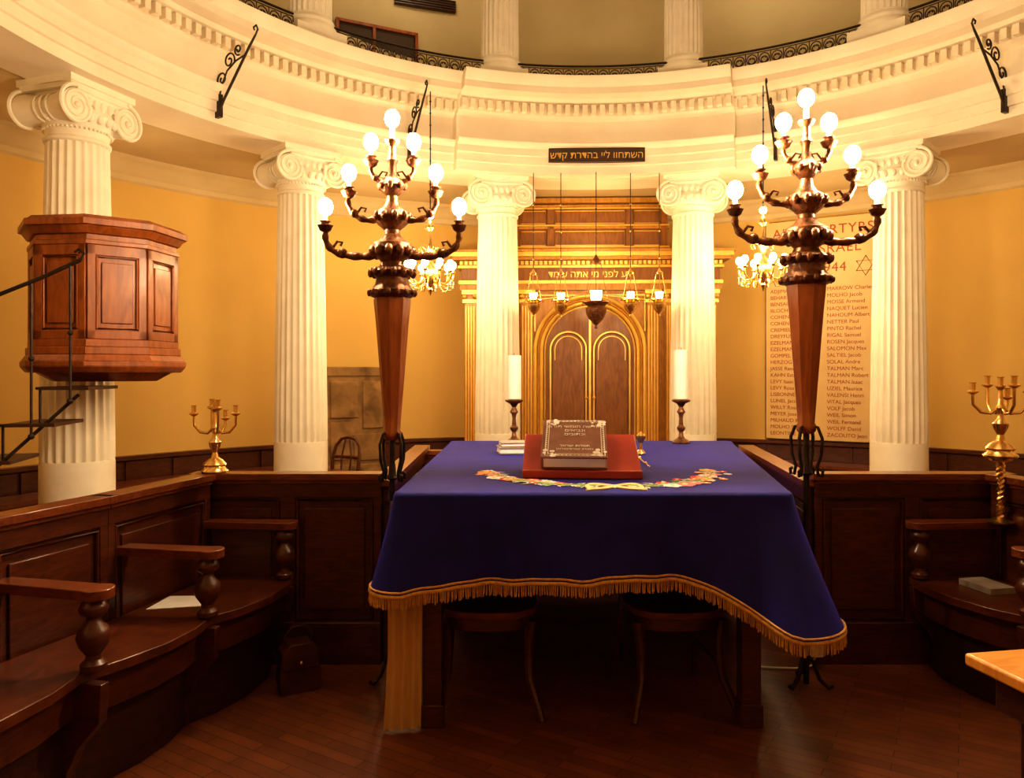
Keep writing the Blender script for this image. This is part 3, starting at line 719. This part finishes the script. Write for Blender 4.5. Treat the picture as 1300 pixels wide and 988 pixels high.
# ------------------------------------------------------------ hanging oil lamps
def lamp(x,y,zb,s,dark=False):
    top=3.775-zb; mm=bronze if dark else brass
    b=B('hanging_oil_lamp',(x,y,zb))
    b.tube([(0,0,top),(0,0,.40*s+.06)],.005,iron,5)
    for k in range(3): b.sph((0,0,.5+.3*k),.012,mm,8)
    b.lathe([(.004,.38*s),(.04*s,.385*s),(.05*s,.40*s),(.02*s,.43*s),(.006,.46*s)],mm,16)
    for k in range(3):
        a=k*2*pi/3+.4; b.tube([(.045*s*math.cos(a),.045*s*math.sin(a),.39*s),(.08*s*math.cos(a),.08*s*math.sin(a),.22*s),(.115*s*math.cos(a),.115*s*math.sin(a),.06*s)],.0035,mm,5)
        b.tube([(q*s*math.cos(a),q*s*math.sin(a),z*s) for q,z in((.10,.05),(.135,.07),(.14,.04),(.12,.035))],.005,mm,5)
    b.lathe([(.004,-.17*s),(.016*s,-.16*s),(.01*s,-.14*s),(.03*s,-.12*s),(.06*s,-.09*s),(.085*s,-.04*s),(.09*s,.0),(.07*s,.02*s),(.095*s,.04*s),(.115*s,.05*s),(.115*s,.06*s),(.05*s,.062*s)],mm,20)
    b.lathe([(.035*s,.06*s),(.045*s,.09*s),(.05*s,.15*s),(.02*s,.151*s)],flame,16)
    b.done()
for x,s,z in((.236,.85,2.32),(.54,.85,2.32),(1.31,.85,2.33),(1.63,.85,2.33)): lamp(x,8.28,z,s)
lamp(.926,8.24,2.27,1.3,True)

# ------------------------------------------------------------ small brass candelabra
def small():
    b=B('brass_candelabrum')
    b.lathe([(.07,0),(.075,.008),(.06,.02),(.055,.03),(.065,.04),(.045,.06),(.02,.075),(.014,.10),(.03,.13),(.034,.15),(.016,.17),(.011,.2),(.022,.22),(.012,.24),(.010,.30),(.022,.315),(.022,.322),(.012,.325),(.012,.355),(.018,.36)],brass,24)
    for k,(ex,ez,a) in enumerate(((.115,.30,0),(.115,.30,pi),(.075,.33,pi/2+.5),(.075,.33,-pi/2+.5),(.07,.275,.9))):
        c_,s_=math.cos(a),math.sin(a)
        b.tube([(r*c_,r*s_,z) for r,z in((.01,.22),(.04*ex/.115,.195),(.08*ex/.115,.20),(ex*.98,.235),(ex,ez-.02))],.007,brass,8)
        b.lathe([(.008,ez-.02),(.026,ez-.01),(.026,ez-.005),(.012,ez),(.012,ez+.03),(.018,ez+.034)],brass,14,(ex*c_,ex*s_,0))
    return b
s=small().done(); s.location=(-1.6,4.03,1.021); s.rotation_euler[2]=.1; s.scale=(.95,.95,1.08)
s2=dup(s,(2.52,3.86,1.122),-.3,(1.1,1.1,1.15))
b=B('twisted_brass_stand',(2.52,3.86,.784))
for k in(0,1):
    b.tube([(.012*math.cos(t*.9+k*pi),.012*math.sin(t*.9+k*pi),.02+t*.0072) for t in range(44)],.011,brass,6)
b.lathe([(.06,0),(.062,.008),(.03,.02),(.015,.035)],brass,20); b.lathe([(.012,.31),(.05,.32),(.055,.334)],brass,20); b.done()

# socket and cable, corner desk
b=B('wall_socket',(1.60,3.975,.11)); b.bb(-.035,.035,-.045,.0,-.05,.05,plastic); b.lathe([(.022,-.05),(.02,-.044)],plastic,14,(0,0,0),Matrix.Rotation(-pi/2,3,'X'))
b.tube([(0,-.03,-.05),(-.03,-.05,-.09),(-.12,-.06,-.10),(-.26,-.05,-.10),(-.4,-.02,-.10)],.006,plastic,6); b.done(.004)
b=B('oak_desk',(1.25,2.07,0),math.radians(10))
b.bb(0,1.0,-.62,0,.745,.78,deskm); b.bb(.05,.97,-.57,-.05,.64,.745,darkw)
for x in(.12,.92):
    for y in(-.52,-.12): b.bb(x-.03,x+.03,y-.03,y+.03,0,.68,darkw)
b.done(.008)

# ------------------------------------------------------------ lights
def pt(name,loc,e,col=(1,.70,.36),r=.25):
    l=bpy.data.lights.new(name,'POINT'); l.energy=e; l.color=col; l.shadow_soft_size=r
    o=bpy.data.objects.new(name,l); sc.collection.objects.link(o); o.location=loc
for a,e in ((178,7),(148,12),(118,20),(58,18),(28,9),(0,6)):
    x,y=pol(a,5.0); pt('ambulatory_fill',(x,y,3.0),e,r=.35)  # added warm ambient lights behind the colonnade, no fixtures modelled
for a,e in ((150,14),(112,34),(64,34),(25,14)):
    x,y=pol(a,5.1); pt('gallery_fill',(x,y,7.2),e,(1,.78,.48))  # ambient lights added to brighten the gallery wall, sources unseen
x,y=pol(88,4.45); pt('ark_fill',(x,y,3.1),11,(1,.68,.30),.35)  # fill added to brighten the ark front, not an actual lamp
l=bpy.data.lights.new('dome_fill','AREA'); l.shape='DISK'; l.size=3.5; l.energy=45; l.color=(1,.72,.45)  # soft overhead fill added under the dome, no fixture there
o=bpy.data.objects.new('dome_fill',l); sc.collection.objects.link(o); o.location=(CX,CY-.5,8.8)
w=bpy.data.worlds.new('w'); sc.world=w; w.use_nodes=True; w.node_tree.nodes['Background'].inputs[0].default_value=(.9,.6,.35,1); w.node_tree.nodes['Background'].inputs[1].default_value=.02

# ------------------------------------------------------------ camera
c=bpy.data.cameras.new('camera'); c.sensor_width=36; c.lens=36*950/1300; c.shift_y=-19/1300; c.clip_start=.05
o=bpy.data.objects.new('camera',c); sc.collection.objects.link(o); o.location=(0,0,EYE); o.rotation_euler=(pi/2,0,0); sc.camera=o
try:
    sc.view_settings.view_transform='Standard'; sc.view_settings.exposure=.0
    sc.view_settings.look='Medium High Contrast'
except Exception as e: print('LOOK',e)
